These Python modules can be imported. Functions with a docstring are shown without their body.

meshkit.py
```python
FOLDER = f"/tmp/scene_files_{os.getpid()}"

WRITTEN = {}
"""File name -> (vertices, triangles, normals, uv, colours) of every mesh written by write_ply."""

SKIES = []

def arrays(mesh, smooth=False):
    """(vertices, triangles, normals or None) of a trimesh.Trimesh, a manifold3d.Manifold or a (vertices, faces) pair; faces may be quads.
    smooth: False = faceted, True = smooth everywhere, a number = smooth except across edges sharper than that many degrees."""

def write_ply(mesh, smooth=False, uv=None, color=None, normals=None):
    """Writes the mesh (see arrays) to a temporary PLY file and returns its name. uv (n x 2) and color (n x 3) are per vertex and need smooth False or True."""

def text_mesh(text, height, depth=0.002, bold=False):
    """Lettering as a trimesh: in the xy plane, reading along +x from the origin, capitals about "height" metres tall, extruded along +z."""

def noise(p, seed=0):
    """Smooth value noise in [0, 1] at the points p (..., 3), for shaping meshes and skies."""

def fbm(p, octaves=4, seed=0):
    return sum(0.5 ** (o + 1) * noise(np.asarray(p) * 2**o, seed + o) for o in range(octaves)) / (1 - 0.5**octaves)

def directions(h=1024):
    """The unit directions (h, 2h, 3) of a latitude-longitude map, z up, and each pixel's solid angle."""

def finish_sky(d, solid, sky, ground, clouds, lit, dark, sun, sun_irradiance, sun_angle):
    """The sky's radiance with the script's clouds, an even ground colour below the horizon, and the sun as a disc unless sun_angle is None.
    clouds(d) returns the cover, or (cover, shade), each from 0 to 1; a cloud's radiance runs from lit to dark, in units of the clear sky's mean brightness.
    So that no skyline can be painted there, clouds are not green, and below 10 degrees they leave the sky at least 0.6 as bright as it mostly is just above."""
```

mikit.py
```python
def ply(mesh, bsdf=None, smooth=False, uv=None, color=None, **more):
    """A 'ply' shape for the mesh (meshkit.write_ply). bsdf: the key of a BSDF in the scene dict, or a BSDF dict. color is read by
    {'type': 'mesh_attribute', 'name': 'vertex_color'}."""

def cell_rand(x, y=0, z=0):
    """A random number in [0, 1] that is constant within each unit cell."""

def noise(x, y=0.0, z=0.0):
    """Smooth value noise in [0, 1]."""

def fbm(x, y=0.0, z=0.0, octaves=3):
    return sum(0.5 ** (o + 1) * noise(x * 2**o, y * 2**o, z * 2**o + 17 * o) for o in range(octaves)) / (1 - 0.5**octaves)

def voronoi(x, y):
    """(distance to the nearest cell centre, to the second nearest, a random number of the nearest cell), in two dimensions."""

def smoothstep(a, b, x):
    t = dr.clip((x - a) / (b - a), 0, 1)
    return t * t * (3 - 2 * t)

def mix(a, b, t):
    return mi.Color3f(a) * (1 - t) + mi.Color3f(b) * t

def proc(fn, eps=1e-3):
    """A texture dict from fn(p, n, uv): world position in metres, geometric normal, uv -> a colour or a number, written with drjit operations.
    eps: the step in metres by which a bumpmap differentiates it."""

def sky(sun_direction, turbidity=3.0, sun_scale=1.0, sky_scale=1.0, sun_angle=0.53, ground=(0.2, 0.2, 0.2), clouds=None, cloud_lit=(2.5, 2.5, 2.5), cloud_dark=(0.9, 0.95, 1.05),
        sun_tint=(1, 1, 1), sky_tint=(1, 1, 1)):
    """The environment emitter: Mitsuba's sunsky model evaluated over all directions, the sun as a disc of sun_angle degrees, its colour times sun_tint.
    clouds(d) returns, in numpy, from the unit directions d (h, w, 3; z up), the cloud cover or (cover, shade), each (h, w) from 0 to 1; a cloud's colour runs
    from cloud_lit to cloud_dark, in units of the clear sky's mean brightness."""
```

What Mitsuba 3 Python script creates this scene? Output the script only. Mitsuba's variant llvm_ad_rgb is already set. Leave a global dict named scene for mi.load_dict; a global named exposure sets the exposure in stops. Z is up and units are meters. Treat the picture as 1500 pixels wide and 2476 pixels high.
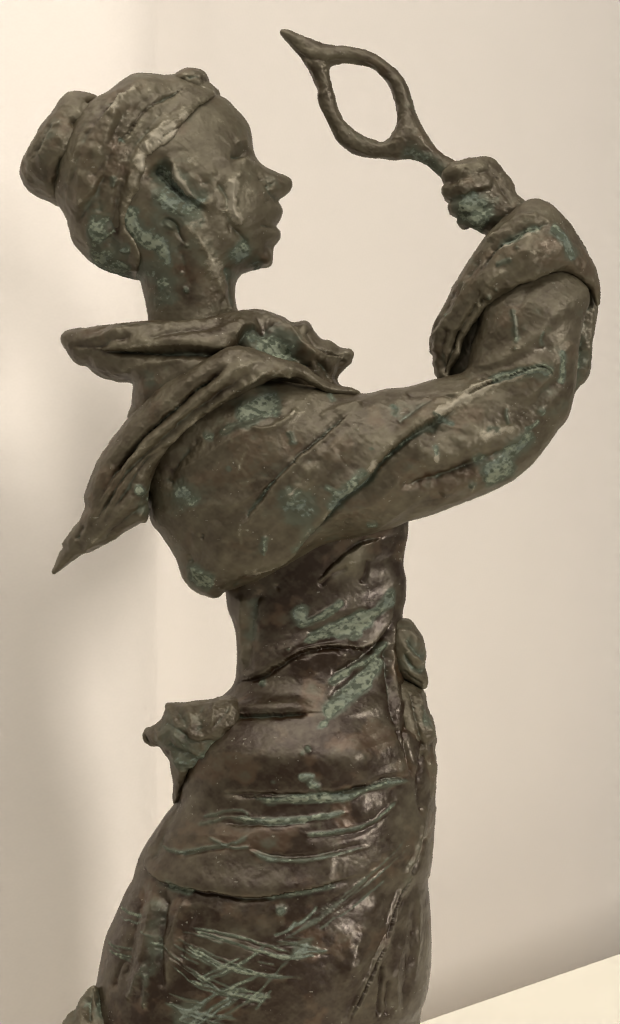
import math
import numpy as np
import drjit as dr
import mitsuba as mi
import trimesh
import shapely
from scipy.spatial import cKDTree
from scipy import sparse
from scipy.sparse.linalg import spsolve
from scipy.ndimage import gaussian_filter
import mikit, meshkit

T = mi.ScalarTransform4f
S = 0.0002            # metres per unit of the statue's modelling grid
D = 0.90              # camera to the statue's axis
CZ = 1.26             # height of the lens
scene, labels = {'type': 'scene'}, {}
exposure = -0.03

# ------------------------------------------------------------------ camera and light
scene['camera'] = {'type': 'perspective', 'fov_axis': 'y', 'fov': math.degrees(2 * math.atan(1238 * S / D)), 'near_clip': 0.01, 'far_clip': 50.0,
                   'to_world': T().look_at(origin=[0, -D, CZ], target=[0, 0, CZ], up=[0, 0, 1])}


def lamp(name, pos, target, w, h, rgb, label):
    scene[name] = {'type': 'rectangle', 'to_world': T().look_at(origin=pos, target=target, up=[0, 0.01, 1]).scale([w / 2, h / 2, 1]),
                   'emitter': {'type': 'area', 'radiance': {'type': 'rgb', 'value': list(rgb)}}, 'bsdf': {'type': 'diffuse', 'reflectance': {'type': 'rgb', 'value': 0.5}}}
    labels[name] = {'label': label, 'category': 'lamp'}


lamp('unseen_right_lamp', [2.25, -2.2, 2.12], [0, 0, 1.25], 0.42, 0.72, (65.0, 60.5, 54.0), 'tall soft lamp out of view at the right front, lighting the statue')  # out of view; gives the right-hand highlights and the shadows at left
lamp('unseen_ceiling_lamp', [-0.1, -0.9, 2.9], [0, 0, 1.2], 1.7, 1.7, (3.9, 3.62, 3.2), 'wide lamp out of view overhead, lighting the statue and wall')  # out of view; lights upper surfaces and softens the shadows
lamp('unseen_left_lamp', [-0.62, -0.42, 1.85], [-0.2, 0.2, 1.5], 0.22, 0.22, (4.6, 4.1, 3.3), 'small warm lamp out of view, placed to light the left wall')  # out of view; placed for the warm glow high on the left wall
scene['room_light'] = {'type': 'constant', 'radiance': {'type': 'rgb', 'value': [0.27, 0.256, 0.232]}}  # even ambient, stands in for light bounced about the room

# ------------------------------------------------------------------ materials
def lin(r, g, b):
    return tuple(((c / 255 + 0.055) / 1.055) ** 2.4 if c > 10 else c / 255 / 12.92 for c in (r, g, b))


def bronze_color(p, n, uv):
    q = p * 1000.0                       # millimetres
    big = mikit.fbm(q.x / 15, q.y / 15, q.z / 15, 3)
    mid = mikit.fbm(q.x / 4.2 + 9, q.y / 4.2, q.z / 4.2, 3)
    fin = mikit.fbm(q.x / 1.3 + 5, q.y / 1.3, q.z / 1.3, 2)
    spot = mikit.noise(q.x / 1.1, q.y / 1.1 + 4, q.z / 1.1) * mikit.smoothstep(0.5, 0.7, mikit.noise(q.x / 7 + 2, q.y / 7, q.z / 7))
    green, dust_tone = uv.x, uv.y
    base = mikit.mix((0.021, 0.0102, 0.0036), (0.108, 0.094, 0.060), dr.clip(dust_tone * 0.92 + (mid - 0.5) * 0.55 + (fin - 0.5) * 0.22, 0, 1))
    base = mikit.mix(base, (0.088, 0.051, 0.027), mikit.smoothstep(0.55, 0.70, big + (mid - 0.5) * 0.25) * (0.50 - 0.32 * dr.minimum(dust_tone, 1)))
    film = mikit.smoothstep(0.04, 0.42, green + (mid - 0.5) * 0.45 + (big - 0.5) * 0.35)
    base = mikit.mix(base, (0.066, 0.080, 0.057), film * 0.70)
    base = mikit.mix(base, (0.29, 0.262, 0.205), mikit.smoothstep(0.98, 1.30, dust_tone + (mid - 0.5) * 0.7 + (fin - 0.5) * 0.35) * 0.75)
    base = mikit.mix(base, (0.27, 0.26, 0.21), mikit.smoothstep(0.82, 0.92, spot) * 0.45)
    along, across = q.x * 0.84 + q.z * 0.54, q.z * 0.84 - q.x * 0.54
    streak = mikit.fbm(along / 8.5 + 9, across / 2.6, q.y / 5.0, 3)
    g = green + (streak - 0.5) * 0.85 + (mid - 0.5) * 0.25 + (fin - 0.5) * 0.35
    verd = mikit.mix((0.088, 0.110, 0.080), (0.215, 0.240, 0.180), mikit.smoothstep(0.45, 0.90, g + (fin - 0.5) * 0.7))
    vein = mikit.fbm(q.x / 2.1 + 31, q.y / 2.1, q.z / 2.1, 2)
    verd = mikit.mix(verd, (0.112, 0.138, 0.124), mikit.smoothstep(0.45, 0.65, big) * 0.6)
    verd = mikit.mix((0.066, 0.080, 0.056), verd, mikit.smoothstep(0.30, 0.56, vein))
    return mikit.mix(base, verd, mikit.smoothstep(0.42, 0.62, g) * 0.92)


def bronze_rough(p, n, uv):
    q = p * 1000.0
    mid = mikit.fbm(q.x / 3.0 + 3, q.y / 3.0, q.z / 3.0, 3)
    return dr.clip(0.34 + 0.22 * dr.minimum(uv.y, 1) + (mid - 0.5) * 0.22 + 0.4 * mikit.smoothstep(0.25, 0.6, uv.x), 0.18, 0.95)


scene['mat_bronze'] = {'type': 'principled', 'base_color': mikit.proc(bronze_color), 'roughness': mikit.proc(bronze_rough), 'metallic': 0.42, 'specular': 0.6}
scene['mat_waxed_bronze'] = {**scene['mat_bronze'], 'metallic': 0.45, 'specular': 0.7}


def wall_color(p, n, uv):
    a = mikit.fbm(p.x * 9, p.y * 9, p.z * 9, 3)
    b = mikit.fbm(p.x * 900, p.y * 900, p.z * 900, 2)
    return mi.Color3f(0.765, 0.717, 0.672) * (1 + (a - 0.5) * 0.03 + (b - 0.5) * 0.05)


scene['mat_wall'] = {'type': 'twosided', 'bsdf': {'type': 'principled', 'base_color': mikit.proc(wall_color), 'roughness': 0.75, 'specular': 0.2}}


def plinth_color(p, n, uv):
    a = mikit.fbm(p.x * 14, p.y * 14, p.z * 14, 3)
    return mi.Color3f(0.82, 0.79, 0.69) * (1 + (a - 0.5) * 0.04)


scene['mat_plinth'] = {'type': 'principled', 'base_color': mikit.proc(plinth_color), 'roughness': 0.5, 'specular': 0.3}

# ------------------------------------------------------------------ wall and plinth
PZ = CZ - 1712 * S     # top of the plinth
e_t = np.array([0.65, 0.76, 0]); e_t /= np.linalg.norm(e_t)      # direction of its far left edge


def wall_mesh(path, z0, z1):
    v, f = [], []
    for x, y in path:
        v += [(x, y, z0), (x, y, z1)]
    for i in range(len(path) - 1):
        a = 2 * i
        f += [(a, a + 2, a + 3), (a, a + 3, a + 1)]
    return trimesh.Trimesh(np.array(v), np.array(f), process=False)


# the wall comes forward at the left: its face, a softly rounded corner, the return, and the wall further back
WY = 0.20
cx = -0.100
ctrl = [(-3.0, WY - 0.98), (-0.40, WY - 0.112), (cx - 0.055, WY - 0.01), (cx + 0.002, WY + 0.022), (cx + 0.010, WY + 0.09), (cx + 0.020, WY + 0.17), (-0.055, 0.435), (0.85, 0.435 + 1.95 * 0.905), (1.2, 2.35), (5.0, 2.35)]
pts = np.array(ctrl)
for _ in range(5):                                        # corner cutting rounds the corners
    q = np.empty((2 * len(pts), 2)); q[0], q[-1] = pts[0], pts[-1]
    q[1:-1:2], q[2:-1:2] = 0.75 * pts[:-1] + 0.25 * pts[1:], 0.25 * pts[:-1] + 0.75 * pts[1:]
    pts = q
scene['wall'] = mikit.ply(wall_mesh(pts, -0.2, 4.0), 'mat_wall', smooth=True)
labels['wall'] = {'label': 'cream painted wall with a soft rounded corner and the faint shadows of the statue', 'kind': 'structure'}


def pix(u, v, depth):
    k = depth / D
    return np.array([(u - 750) * S * k, depth - D, CZ + (1238 - v) * S * k])


dep = 1712 / 1232 * D
p1 = pix(1012, 2470, dep)[:2]
n_in = np.array([e_t[1], -e_t[0]])
corners = [p1 - e_t[:2] * 0.75, p1 + e_t[:2] * 0.9, p1 + e_t[:2] * 0.9 + n_in * 0.75, p1 - e_t[:2] * 0.75 + n_in * 0.75]
poly = shapely.Polygon(corners).buffer(-0.004).buffer(0.004)
plinth = trimesh.creation.extrude_polygon(poly, 0.9, engine='earcut')
plinth.apply_translation([0, 0, PZ - 0.9 - 0.003])
inner = trimesh.creation.extrude_polygon(poly.buffer(-0.003), 0.003, engine='earcut')
inner.apply_translation([0, 0, PZ - 0.003])
scene['plinth'] = mikit.ply(trimesh.util.concatenate([plinth, inner]), 'mat_plinth')
labels['plinth'] = {'label': 'smooth off white plinth top under the bronze statue at the lower right', 'category': 'plinth'}

# ------------------------------------------------------------------ sculpting tools (units: 0.2 mm; u right, v down, w towards the viewer)
V = 5.9


def corr(pts, w0):
    """Where a point w0 in front of the axis has to stand so that it is seen over the given point of the axis plane."""
    pts = np.asarray(pts, float)
    c = np.array([750.0, 1238.0])
    return c + (pts - c) * (1 - w0 * S / D)


def curve(pts, closed=True, n=6):
    p = np.asarray(pts, float)
    if closed:
        a, b, c, d = np.roll(p, 1, 0), p, np.roll(p, -1, 0), np.roll(p, -2, 0)
    else:
        q = np.vstack([2 * p[0] - p[1], p, 2 * p[-1] - p[-2]])
        a, b, c, d = q[:-3], q[1:-2], q[2:-1], q[3:]
    t = (np.arange(n) / n)[None, :, None]
    a, b, c, d = (x[:, None] for x in (a, b, c, d))
    out = 0.5 * (2 * b + (c - a) * t + (2 * a - 5 * b + 4 * c - d) * t**2 + (3 * b - a - 3 * c + d) * t**3)
    out = out.reshape(-1, p.shape[1])
    return out if closed else np.vstack([out, p[-1:]])


def resample(p, step, closed):
    q = np.vstack([p, p[:1]]) if closed else p
    L = np.r_[0, np.cumsum(np.linalg.norm(np.diff(q, axis=0), axis=1))]
    n = max(2, int(L[-1] / step) + 1)
    t = np.linspace(0, L[-1], n, endpoint=not closed)
    return np.stack([np.interp(t, L, q[:, k]) for k in range(q.shape[1])], 1)


class Grid:
    def __init__(self, lo, hi):
        self.lo = np.floor(np.array(lo) / V) * V
        n = np.ceil((np.array(hi) - self.lo) / V).astype(int) + 1
        self.n = n
        self.u, self.v, self.w = (self.lo[k] + V * np.arange(n[k]) for k in range(3))
        self.U, self.Vv, self.W = self.u[:, None, None], self.v[None, :, None], self.w[None, None, :]
        self.uu, self.vv = np.meshgrid(self.u, self.v, indexing='ij')


def norm(q):
    g = np.gradient(q.astype(np.float32), V)
    return q / (np.sqrt(g[0] ** 2 + g[1] ** 2 + g[2] ** 2) + 1e-5)


def field(g, outline, holes=(), smooth=True):
    """Smooth height (1 at its top, 0 on the outline, negative outside) over the outline: a membrane blown up through it."""
    rings = [curve(o) if smooth else np.asarray(o, float) for o in (outline, *holes)]
    poly = shapely.Polygon(rings[0], [r for r in rings[1:]]).buffer(0)
    shapely.prepare(poly)
    inside = shapely.contains_xy(poly, g.uu, g.vv)
    b = np.vstack([resample(r, 1.5, True) for r in rings])
    d = cKDTree(b).query(np.stack([g.uu.ravel(), g.vv.ravel()], 1))[0].reshape(g.uu.shape)
    d = np.where(inside, d, -d)
    idx = -np.ones(inside.shape, int)
    idx[inside] = np.arange(inside.sum())
    N = inside.sum()
    i, j = np.nonzero(inside)
    rows, cols = [], []
    for di, dj in ((1, 0), (-1, 0), (0, 1), (0, -1)):
        a, c = np.clip(i + di, 0, inside.shape[0] - 1), np.clip(j + dj, 0, inside.shape[1] - 1)
        k = idx[a, c]
        ok = k >= 0
        rows.append(np.nonzero(ok)[0]); cols.append(k[ok])
    A = sparse.diags(np.full(N, 4.0)) - sparse.coo_matrix((np.ones(sum(map(len, rows))), (np.concatenate(rows), np.concatenate(cols))), (N, N))
    h = np.zeros(inside.shape)
    h[inside] = spsolve(A.tocsc(), np.full(N, V * V))
    wgt = (d > 4).astype(float)
    ratio = gaussian_filter(wgt * h / np.maximum(d, 4), 3) / np.maximum(gaussian_filter(wgt, 3), 1e-3)
    k = np.clip((d - 8) / 16, 0, 1); k = k * k * (3 - 2 * k)
    far = gaussian_filter(wgt, 3) < 1e-3
    ratio[far] = np.median(ratio[inside])
    h = h * k + ratio * d * (1 - k)
    return h / h.max(), d


def inflate(g, outline, thick, wc=0.0, holes=(), p=0.5, smooth=True):
    h, d = field(g, outline, holes, smooth)
    if p != 0.5:
        h = np.sign(h) * np.abs(h) ** (2 * p)
    wc = np.broadcast_to(wc, h.shape)
    q = ((g.W - wc[:, :, None]) / thick) ** 2 - h[:, :, None]
    return norm(q)


def column(g, rows, depth_ratio, wc=0.0, power=2.0):
    """Solid of upright elliptic sections: rows (v, left u, right u)."""
    rows = np.array(rows, float)
    vs = rows[:, 0]
    from scipy.interpolate import PchipInterpolator
    L, R = PchipInterpolator(vs, rows[:, 1])(g.v), PchipInterpolator(vs, rows[:, 2])(g.v)
    c, a = ((L + R) / 2)[None, :, None], ((R - L) / 2)[None, :, None]
    b = a * (np.interp(g.v, *depth_ratio)[None, :, None] if np.ndim(depth_ratio) else depth_ratio)
    q = (np.abs((g.U - c) / a) ** power + np.abs((g.W - wc) / b) ** power) - 1
    return norm(q)


def chain(g, pts, closed=False):
    """Round cones through (u, v, w, radius)."""
    out = None
    for a, b in zip(pts[:-1], pts[1:]):
        a, b = np.array(a, float), np.array(b, float)
        ab = b[:3] - a[:3]
        t = ((g.U - a[0]) * ab[0] + (g.Vv - a[1]) * ab[1] + (g.W - a[2]) * ab[2]) / max(ab @ ab, 1e-6)
        t = np.clip(t, 0, 1)
        f = np.sqrt((g.U - a[0] - t * ab[0]) ** 2 + (g.Vv - a[1] - t * ab[1]) ** 2 + (g.W - a[2] - t * ab[2]) ** 2) - (a[3] + t * (b[3] - a[3]))
        out = f if out is None else np.minimum(out, f)
    return out


def ball(g, c, r):
    c, r = np.array(c, float), np.broadcast_to(np.array(r, float), 3)
    return norm(((g.U - c[0]) / r[0]) ** 2 + ((g.Vv - c[1]) / r[1]) ** 2 + ((g.W - c[2]) / r[2]) ** 2 - 1)


def smin(a, b, k):
    h = np.clip(0.5 + 0.5 * (b - a) / k, 0, 1)
    return b + (a - b) * h - k * h * (1 - h)


def smax(a, b, k):
    return -smin(-a, -b, k)


def surface(F, g):
    """Surface nets: the zero surface of F as (vertices, triangles), facing outwards."""
    F = F.astype(np.float32)
    F = np.pad(F, 1, constant_values=50.0)
    s = F < 0
    n = np.array(F.shape)
    cnt = np.zeros(n - 1, np.int16); acc = np.zeros((*(n - 1), 3), np.float32)
    for ax in range(3):
        sl0 = [slice(None)] * 3; sl1 = [slice(None)] * 3
        sl0[ax] = slice(0, -1); sl1[ax] = slice(1, None)
        a, b = F[tuple(sl0)], F[tuple(sl1)]
        cr = (s[tuple(sl0)] != s[tuple(sl1)])
        t = np.where(cr, a / np.where(cr, a - b, 1), 0)
        o = [k for k in range(3) if k != ax]
        for i in (0, 1):
            for j in (0, 1):
                sl = [slice(None)] * 3
                sl[o[0]] = slice(i, i + n[o[0]] - 1); sl[o[1]] = slice(j, j + n[o[1]] - 1)
                c = cr[tuple(sl)]
                cnt += c
                acc[..., ax] += np.where(c, t[tuple(sl)], 0)
                acc[..., o[0]] += c * i
                acc[..., o[1]] += c * j
    on = cnt > 0
    idx = -np.ones(cnt.shape, np.int64); idx[on] = np.arange(on.sum())
    cell = np.argwhere(on)
    vert = (cell + acc[on] / cnt[on][:, None] - 1) * V + g.lo
    faces = []
    for ax in range(3):
        o = [k for k in range(3) if k != ax]
        sl0 = [slice(1, -1)] * 3; sl1 = [slice(1, -1)] * 3
        sl0[ax] = slice(0, -1); sl1[ax] = slice(1, None)
        a, b = s[tuple(sl0)], s[tuple(sl1)]
        ij = np.argwhere(a != b)
        ins = a[tuple(ij.T)]
        base = ij.copy(); base[:, o[0]] += 1; base[:, o[1]] += 1
        def at(i, j):
            c = base.copy(); c[:, o[0]] -= i; c[:, o[1]] -= j
            return idx[tuple(c.T)]
        q = np.stack([at(0, 0), at(1, 0), at(1, 1), at(0, 1)], 1)
        flip = ins if ax != 1 else ~ins
        q[~flip] = q[~flip][:, ::-1]
        faces.append(q)
    q = np.vstack(faces)
    tri = np.vstack([q[:, [0, 1, 2]], q[:, [0, 2, 3]]])
    return vert, tri


def vnormals(v, f):
    fn = np.cross(v[f[:, 1]] - v[f[:, 0]], v[f[:, 2]] - v[f[:, 0]])
    n = np.zeros_like(v)
    for k in range(3):
        for c in range(3):
            n[:, c] += np.bincount(f[:, k], fn[:, c], len(v))
    return n / np.maximum(np.linalg.norm(n, axis=1, keepdims=True), 1e-9)


def averager(v, f):
    e = np.vstack([f[:, [0, 1]], f[:, [1, 2]], f[:, [2, 0]]])
    A = sparse.coo_matrix((np.ones(2 * len(e)), (np.r_[e[:, 0], e[:, 1]], np.r_[e[:, 1], e[:, 0]])), (len(v), len(v))).tocsr()
    A.data[:] = 1
    return sparse.diags(1 / np.maximum(np.asarray(A.sum(1)).ravel(), 1)) @ A


def smooth(A, x, n, lam=0.6):
    for _ in range(n):
        x = x + lam * (A @ x - x)
    return x


def sstep(a, b, x):
    t = np.clip((x - a) / (b - a), 0, 1)
    return t * t * (3 - 2 * t)


def stroke_field(uv, pts, reach, straight=False):
    """Signed distance to the stroke's line (positive to the right of its direction as drawn), position along it 0..1, and which points it reaches."""
    line = resample(np.asarray(pts, float) if straight or len(pts) < 3 else curve(pts, False), 2.0, False)
    lo, hi = line.min(0) - reach, line.max(0) + reach
    near = np.nonzero(((uv > lo) & (uv < hi)).all(1))[0]
    if len(near) == 0:
        return None
    d, k = cKDTree(line).query(uv[near], distance_upper_bound=reach)
    ok = np.isfinite(d)
    near, d, k = near[ok], d[ok], k[ok]
    tan = np.gradient(line, axis=0)[k]
    rel = uv[near] - line[k]
    side = np.sign(tan[:, 0] * rel[:, 1] - tan[:, 1] * rel[:, 0])
    return near, d * np.where(side == 0, 1, side), np.minimum(k, len(line) - 1 - k) * 2.0, len(line) * 2.0


PARTS = []


def part(key, F, g, strokes=(), wf=0.0, rough=1.0, green=0.0, dust_tone=0.6, nseed=0, relax=2, cav=1.0, fine_mesh=True, mat='mat_bronze', ridge=1.0, deep=1.0, drape=None):
    """Surface of F, worked over with strokes (given where they are seen), cast roughness, and its patina; one entry of the scene.
    strokes: ('g', pts, width, height[, green]) a groove (height < 0) or ridge, ('f', pts, width, height[, green]) the edge of a layer lying on the right of the line,
    ('d', (u, v), radius, height[, green]) a lump or dent, ('p', pts, width, green) patina only, ('w', pts, width, dust) paler or darker tone only (dust, deposits, a painted highlight)."""
    v, f = surface(F, g)
    A = averager(v, f)
    v = smooth(A, v, relax, 0.5)
    if fine_mesh:
        v, f = trimesh.remesh.subdivide(v, f)
        A = averager(v, f)
        v = smooth(A, v, 2, 0.5)
    n = vnormals(v, f)
    face = sstep(0.05, 0.45, np.abs(n[:, 2]))
    c = np.array([750.0, 1238.0])
    wv = wf(v) if callable(wf) else np.full(len(v), float(wf))
    uv = c + (v[:, :2] - c) / (1 - wv * S / D)[:, None]
    disp = np.zeros(len(v)); gr = np.full(len(v), green, float); du = np.full(len(v), dust_tone, float)
    wob = np.stack([meshkit.fbm(v / 22 + 3, 2, nseed + 5), meshkit.fbm(v / 22 + 7, 2, nseed + 9)], 1) - 0.5
    uvw = uv + wob * 7
    halo = np.zeros(len(v))
    wid, ampl = 0.65 + 0.7 * meshkit.fbm(v / 28 + 1, 2, nseed + 21), 0.45 + 1.1 * meshkit.fbm(v / 20 + 4, 2, nseed + 23)
    for s in strokes:
        kind, pts, width, amp = s[:4]
        gg = s[4] if len(s) > 4 else 0.0
        if kind == 'd':
            r2 = ((uvw - np.array(pts)) ** 2).sum(1) / width**2
            disp += amp * np.exp(-r2) * face
            gr += 1.35 * gg * np.exp(-r2)
            continue
        hit = stroke_field(uvw if kind in 'gfpw' else uv, pts, width * 3.2)
        if hit is None:
            continue
        k, d, t, L = hit
        fade = 0.08 + 0.92 * sstep(0, min(max(1.3 * width, L / 8), L / 2.3), t)
        prof = (np.exp(-(np.abs(d) / (width * wid[k])) ** 1.35) if kind == 'g' else np.exp(-(d / width) ** 2)) * fade
        if kind in 'gs':
            disp[k] += amp * prof * face[k] * ampl[k]
            gr[k] += 1.35 * gg * prof
            halo[k] = np.maximum(halo[k], gg * np.exp(-(d / (2.4 * width)) ** 2) * fade)
        elif kind == 'f':
            up = np.where(d > 0, np.exp(-(d / width) ** 2 * 0.7), -0.35 * np.exp(-(d / (0.35 * width)) ** 2))
            disp[k] += amp * up * fade * face[k]
            gr[k] += 1.35 * gg * np.exp(-((d + 0.2 * width) / (0.4 * width)) ** 2) * fade
        elif kind == 'p':
            gr[k] += 1.35 * amp * prof
            halo[k] = np.maximum(halo[k], amp * np.exp(-(d / (1.9 * width)) ** 2) * fade)
        elif kind == 'w':
            du[k] += amp * prof
    rng = nseed * 31
    nz = (meshkit.fbm(v / 70, 2, rng) - 0.5) * 8 + (meshkit.fbm(v / 30, 2, rng + 4) - 0.5) * 1.5 + ridge * (0.35 - np.abs(meshkit.fbm(v / np.array([52, 38, 45]) + wob * 0.6 @ np.eye(2, 3), 2, rng + 3) - 0.5) * 4) * 2.6 + ridge * (0.35 - np.abs(meshkit.fbm(v / 21, 2, rng + 12) - 0.5) * 4) * 0.7 + (meshkit.fbm(v / 9, 2, rng + 6) - 0.5) * 2.0 + (meshkit.fbm(v / 4.5, 1, rng + 8) - 0.5) * 1.0
    crust = sstep(0.35, 0.60, gr + (meshkit.fbm(v / 16 + 2, 3, 19) - 0.5) * 1.1)
    if drape:
        a, b = (v[:, 0] * drape[0] + v[:, 1] * drape[1]) / 230, (v[:, 1] * drape[0] - v[:, 0] * drape[1]) / 62
        q = meshkit.fbm(np.stack([a, b + 0.8 * meshkit.noise(v / 150, 5), v[:, 2] / 200], 1) + 13 + nseed, 2, 41)
        nz = nz + drape[2] * (0.45 - np.abs(q - 0.5) * 4) * np.clip(face, 0.2, 1) / max(rough, 0.1)
    v = v + n * (disp * deep + nz * rough + 2.2 * crust)[:, None]
    v = smooth(A, v, 1, 0.3)
    n = vnormals(v, f)
    fine = ((smooth(A, v, 7) - v) * n).sum(1)
    wide = ((smooth(A, v, 90) - v) * n).sum(1)
    hollow = np.clip(fine * 0.35, -1, 1) + np.clip(wide * 0.07, -1, 1)
    big = meshkit.fbm(v / 110 + 11, 3, 77) - 0.5
    gr = gr + 0.75 * halo + cav * (0.20 * np.clip(hollow, -0.6, 1.2)) + big * 0.5
    du = du - 0.40 * np.clip(wide * 0.06, -1, 1) - 0.14 * np.clip(fine * 0.6, -1, 1.2) + (meshkit.fbm(v / 60 + 5, 3, 51) - 0.5) * 0.8  # tone goes darker in hollows, paler on raised edges
    world = np.stack([(v[:, 0] - 750) * S, -v[:, 2] * S, CZ + (1238 - v[:, 1]) * S], 1)
    m = trimesh.Trimesh(world, f[:, ::1], process=False)
    if m.volume < 0:
        m = trimesh.Trimesh(world, f[:, ::-1], process=False)
    scene[key] = mikit.ply(m, mat, smooth=True, uv=np.stack([np.clip(gr, 0, 1.2), np.clip(du, 0, 1.6)], 1))
    PARTS.append((key, len(f)))


ST = 'bronze_statue'
labels[ST] = {'label': 'weathered brown and green bronze statue of a woman raising a hand mirror', 'category': 'statue'}

# ------------------------------------------------------------------ head and neck
HEAD = [(380, 800), (371, 776), (351, 706), (335, 673), (289, 655), (246, 635), (214, 612), (190, 583), (180, 540), (165, 505), (150, 440), (190, 330), (268, 245), (330, 200), (400, 198),
        (470, 192), (515, 215), (528, 231), (552, 245), (573, 266), (595, 290), (607, 314), (611, 341), (616, 368), (624, 387), (638, 402), (659, 413), (683, 423), (702, 432), (707, 446), (699, 462),
        (686, 473), (676, 480), (673, 488), (680, 499), (683, 513), (678, 529), (667, 544), (670, 553), (678, 561), (678, 574), (669, 588), (662, 596), (661, 609), (660, 625), (651, 640), (627, 649),
        (589, 659), (572, 676), (565, 695), (563, 716), (565, 743), (571, 770), (576, 800)]
V = 4.2
g = Grid((100, 150, -240), (740, 830, 240))
Fh = inflate(g, HEAD, 172, 0)
Fh = smin(Fh, chain(g, [(452, 640, 0, 92), (470, 820, 0, 100)]), 40)
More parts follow.
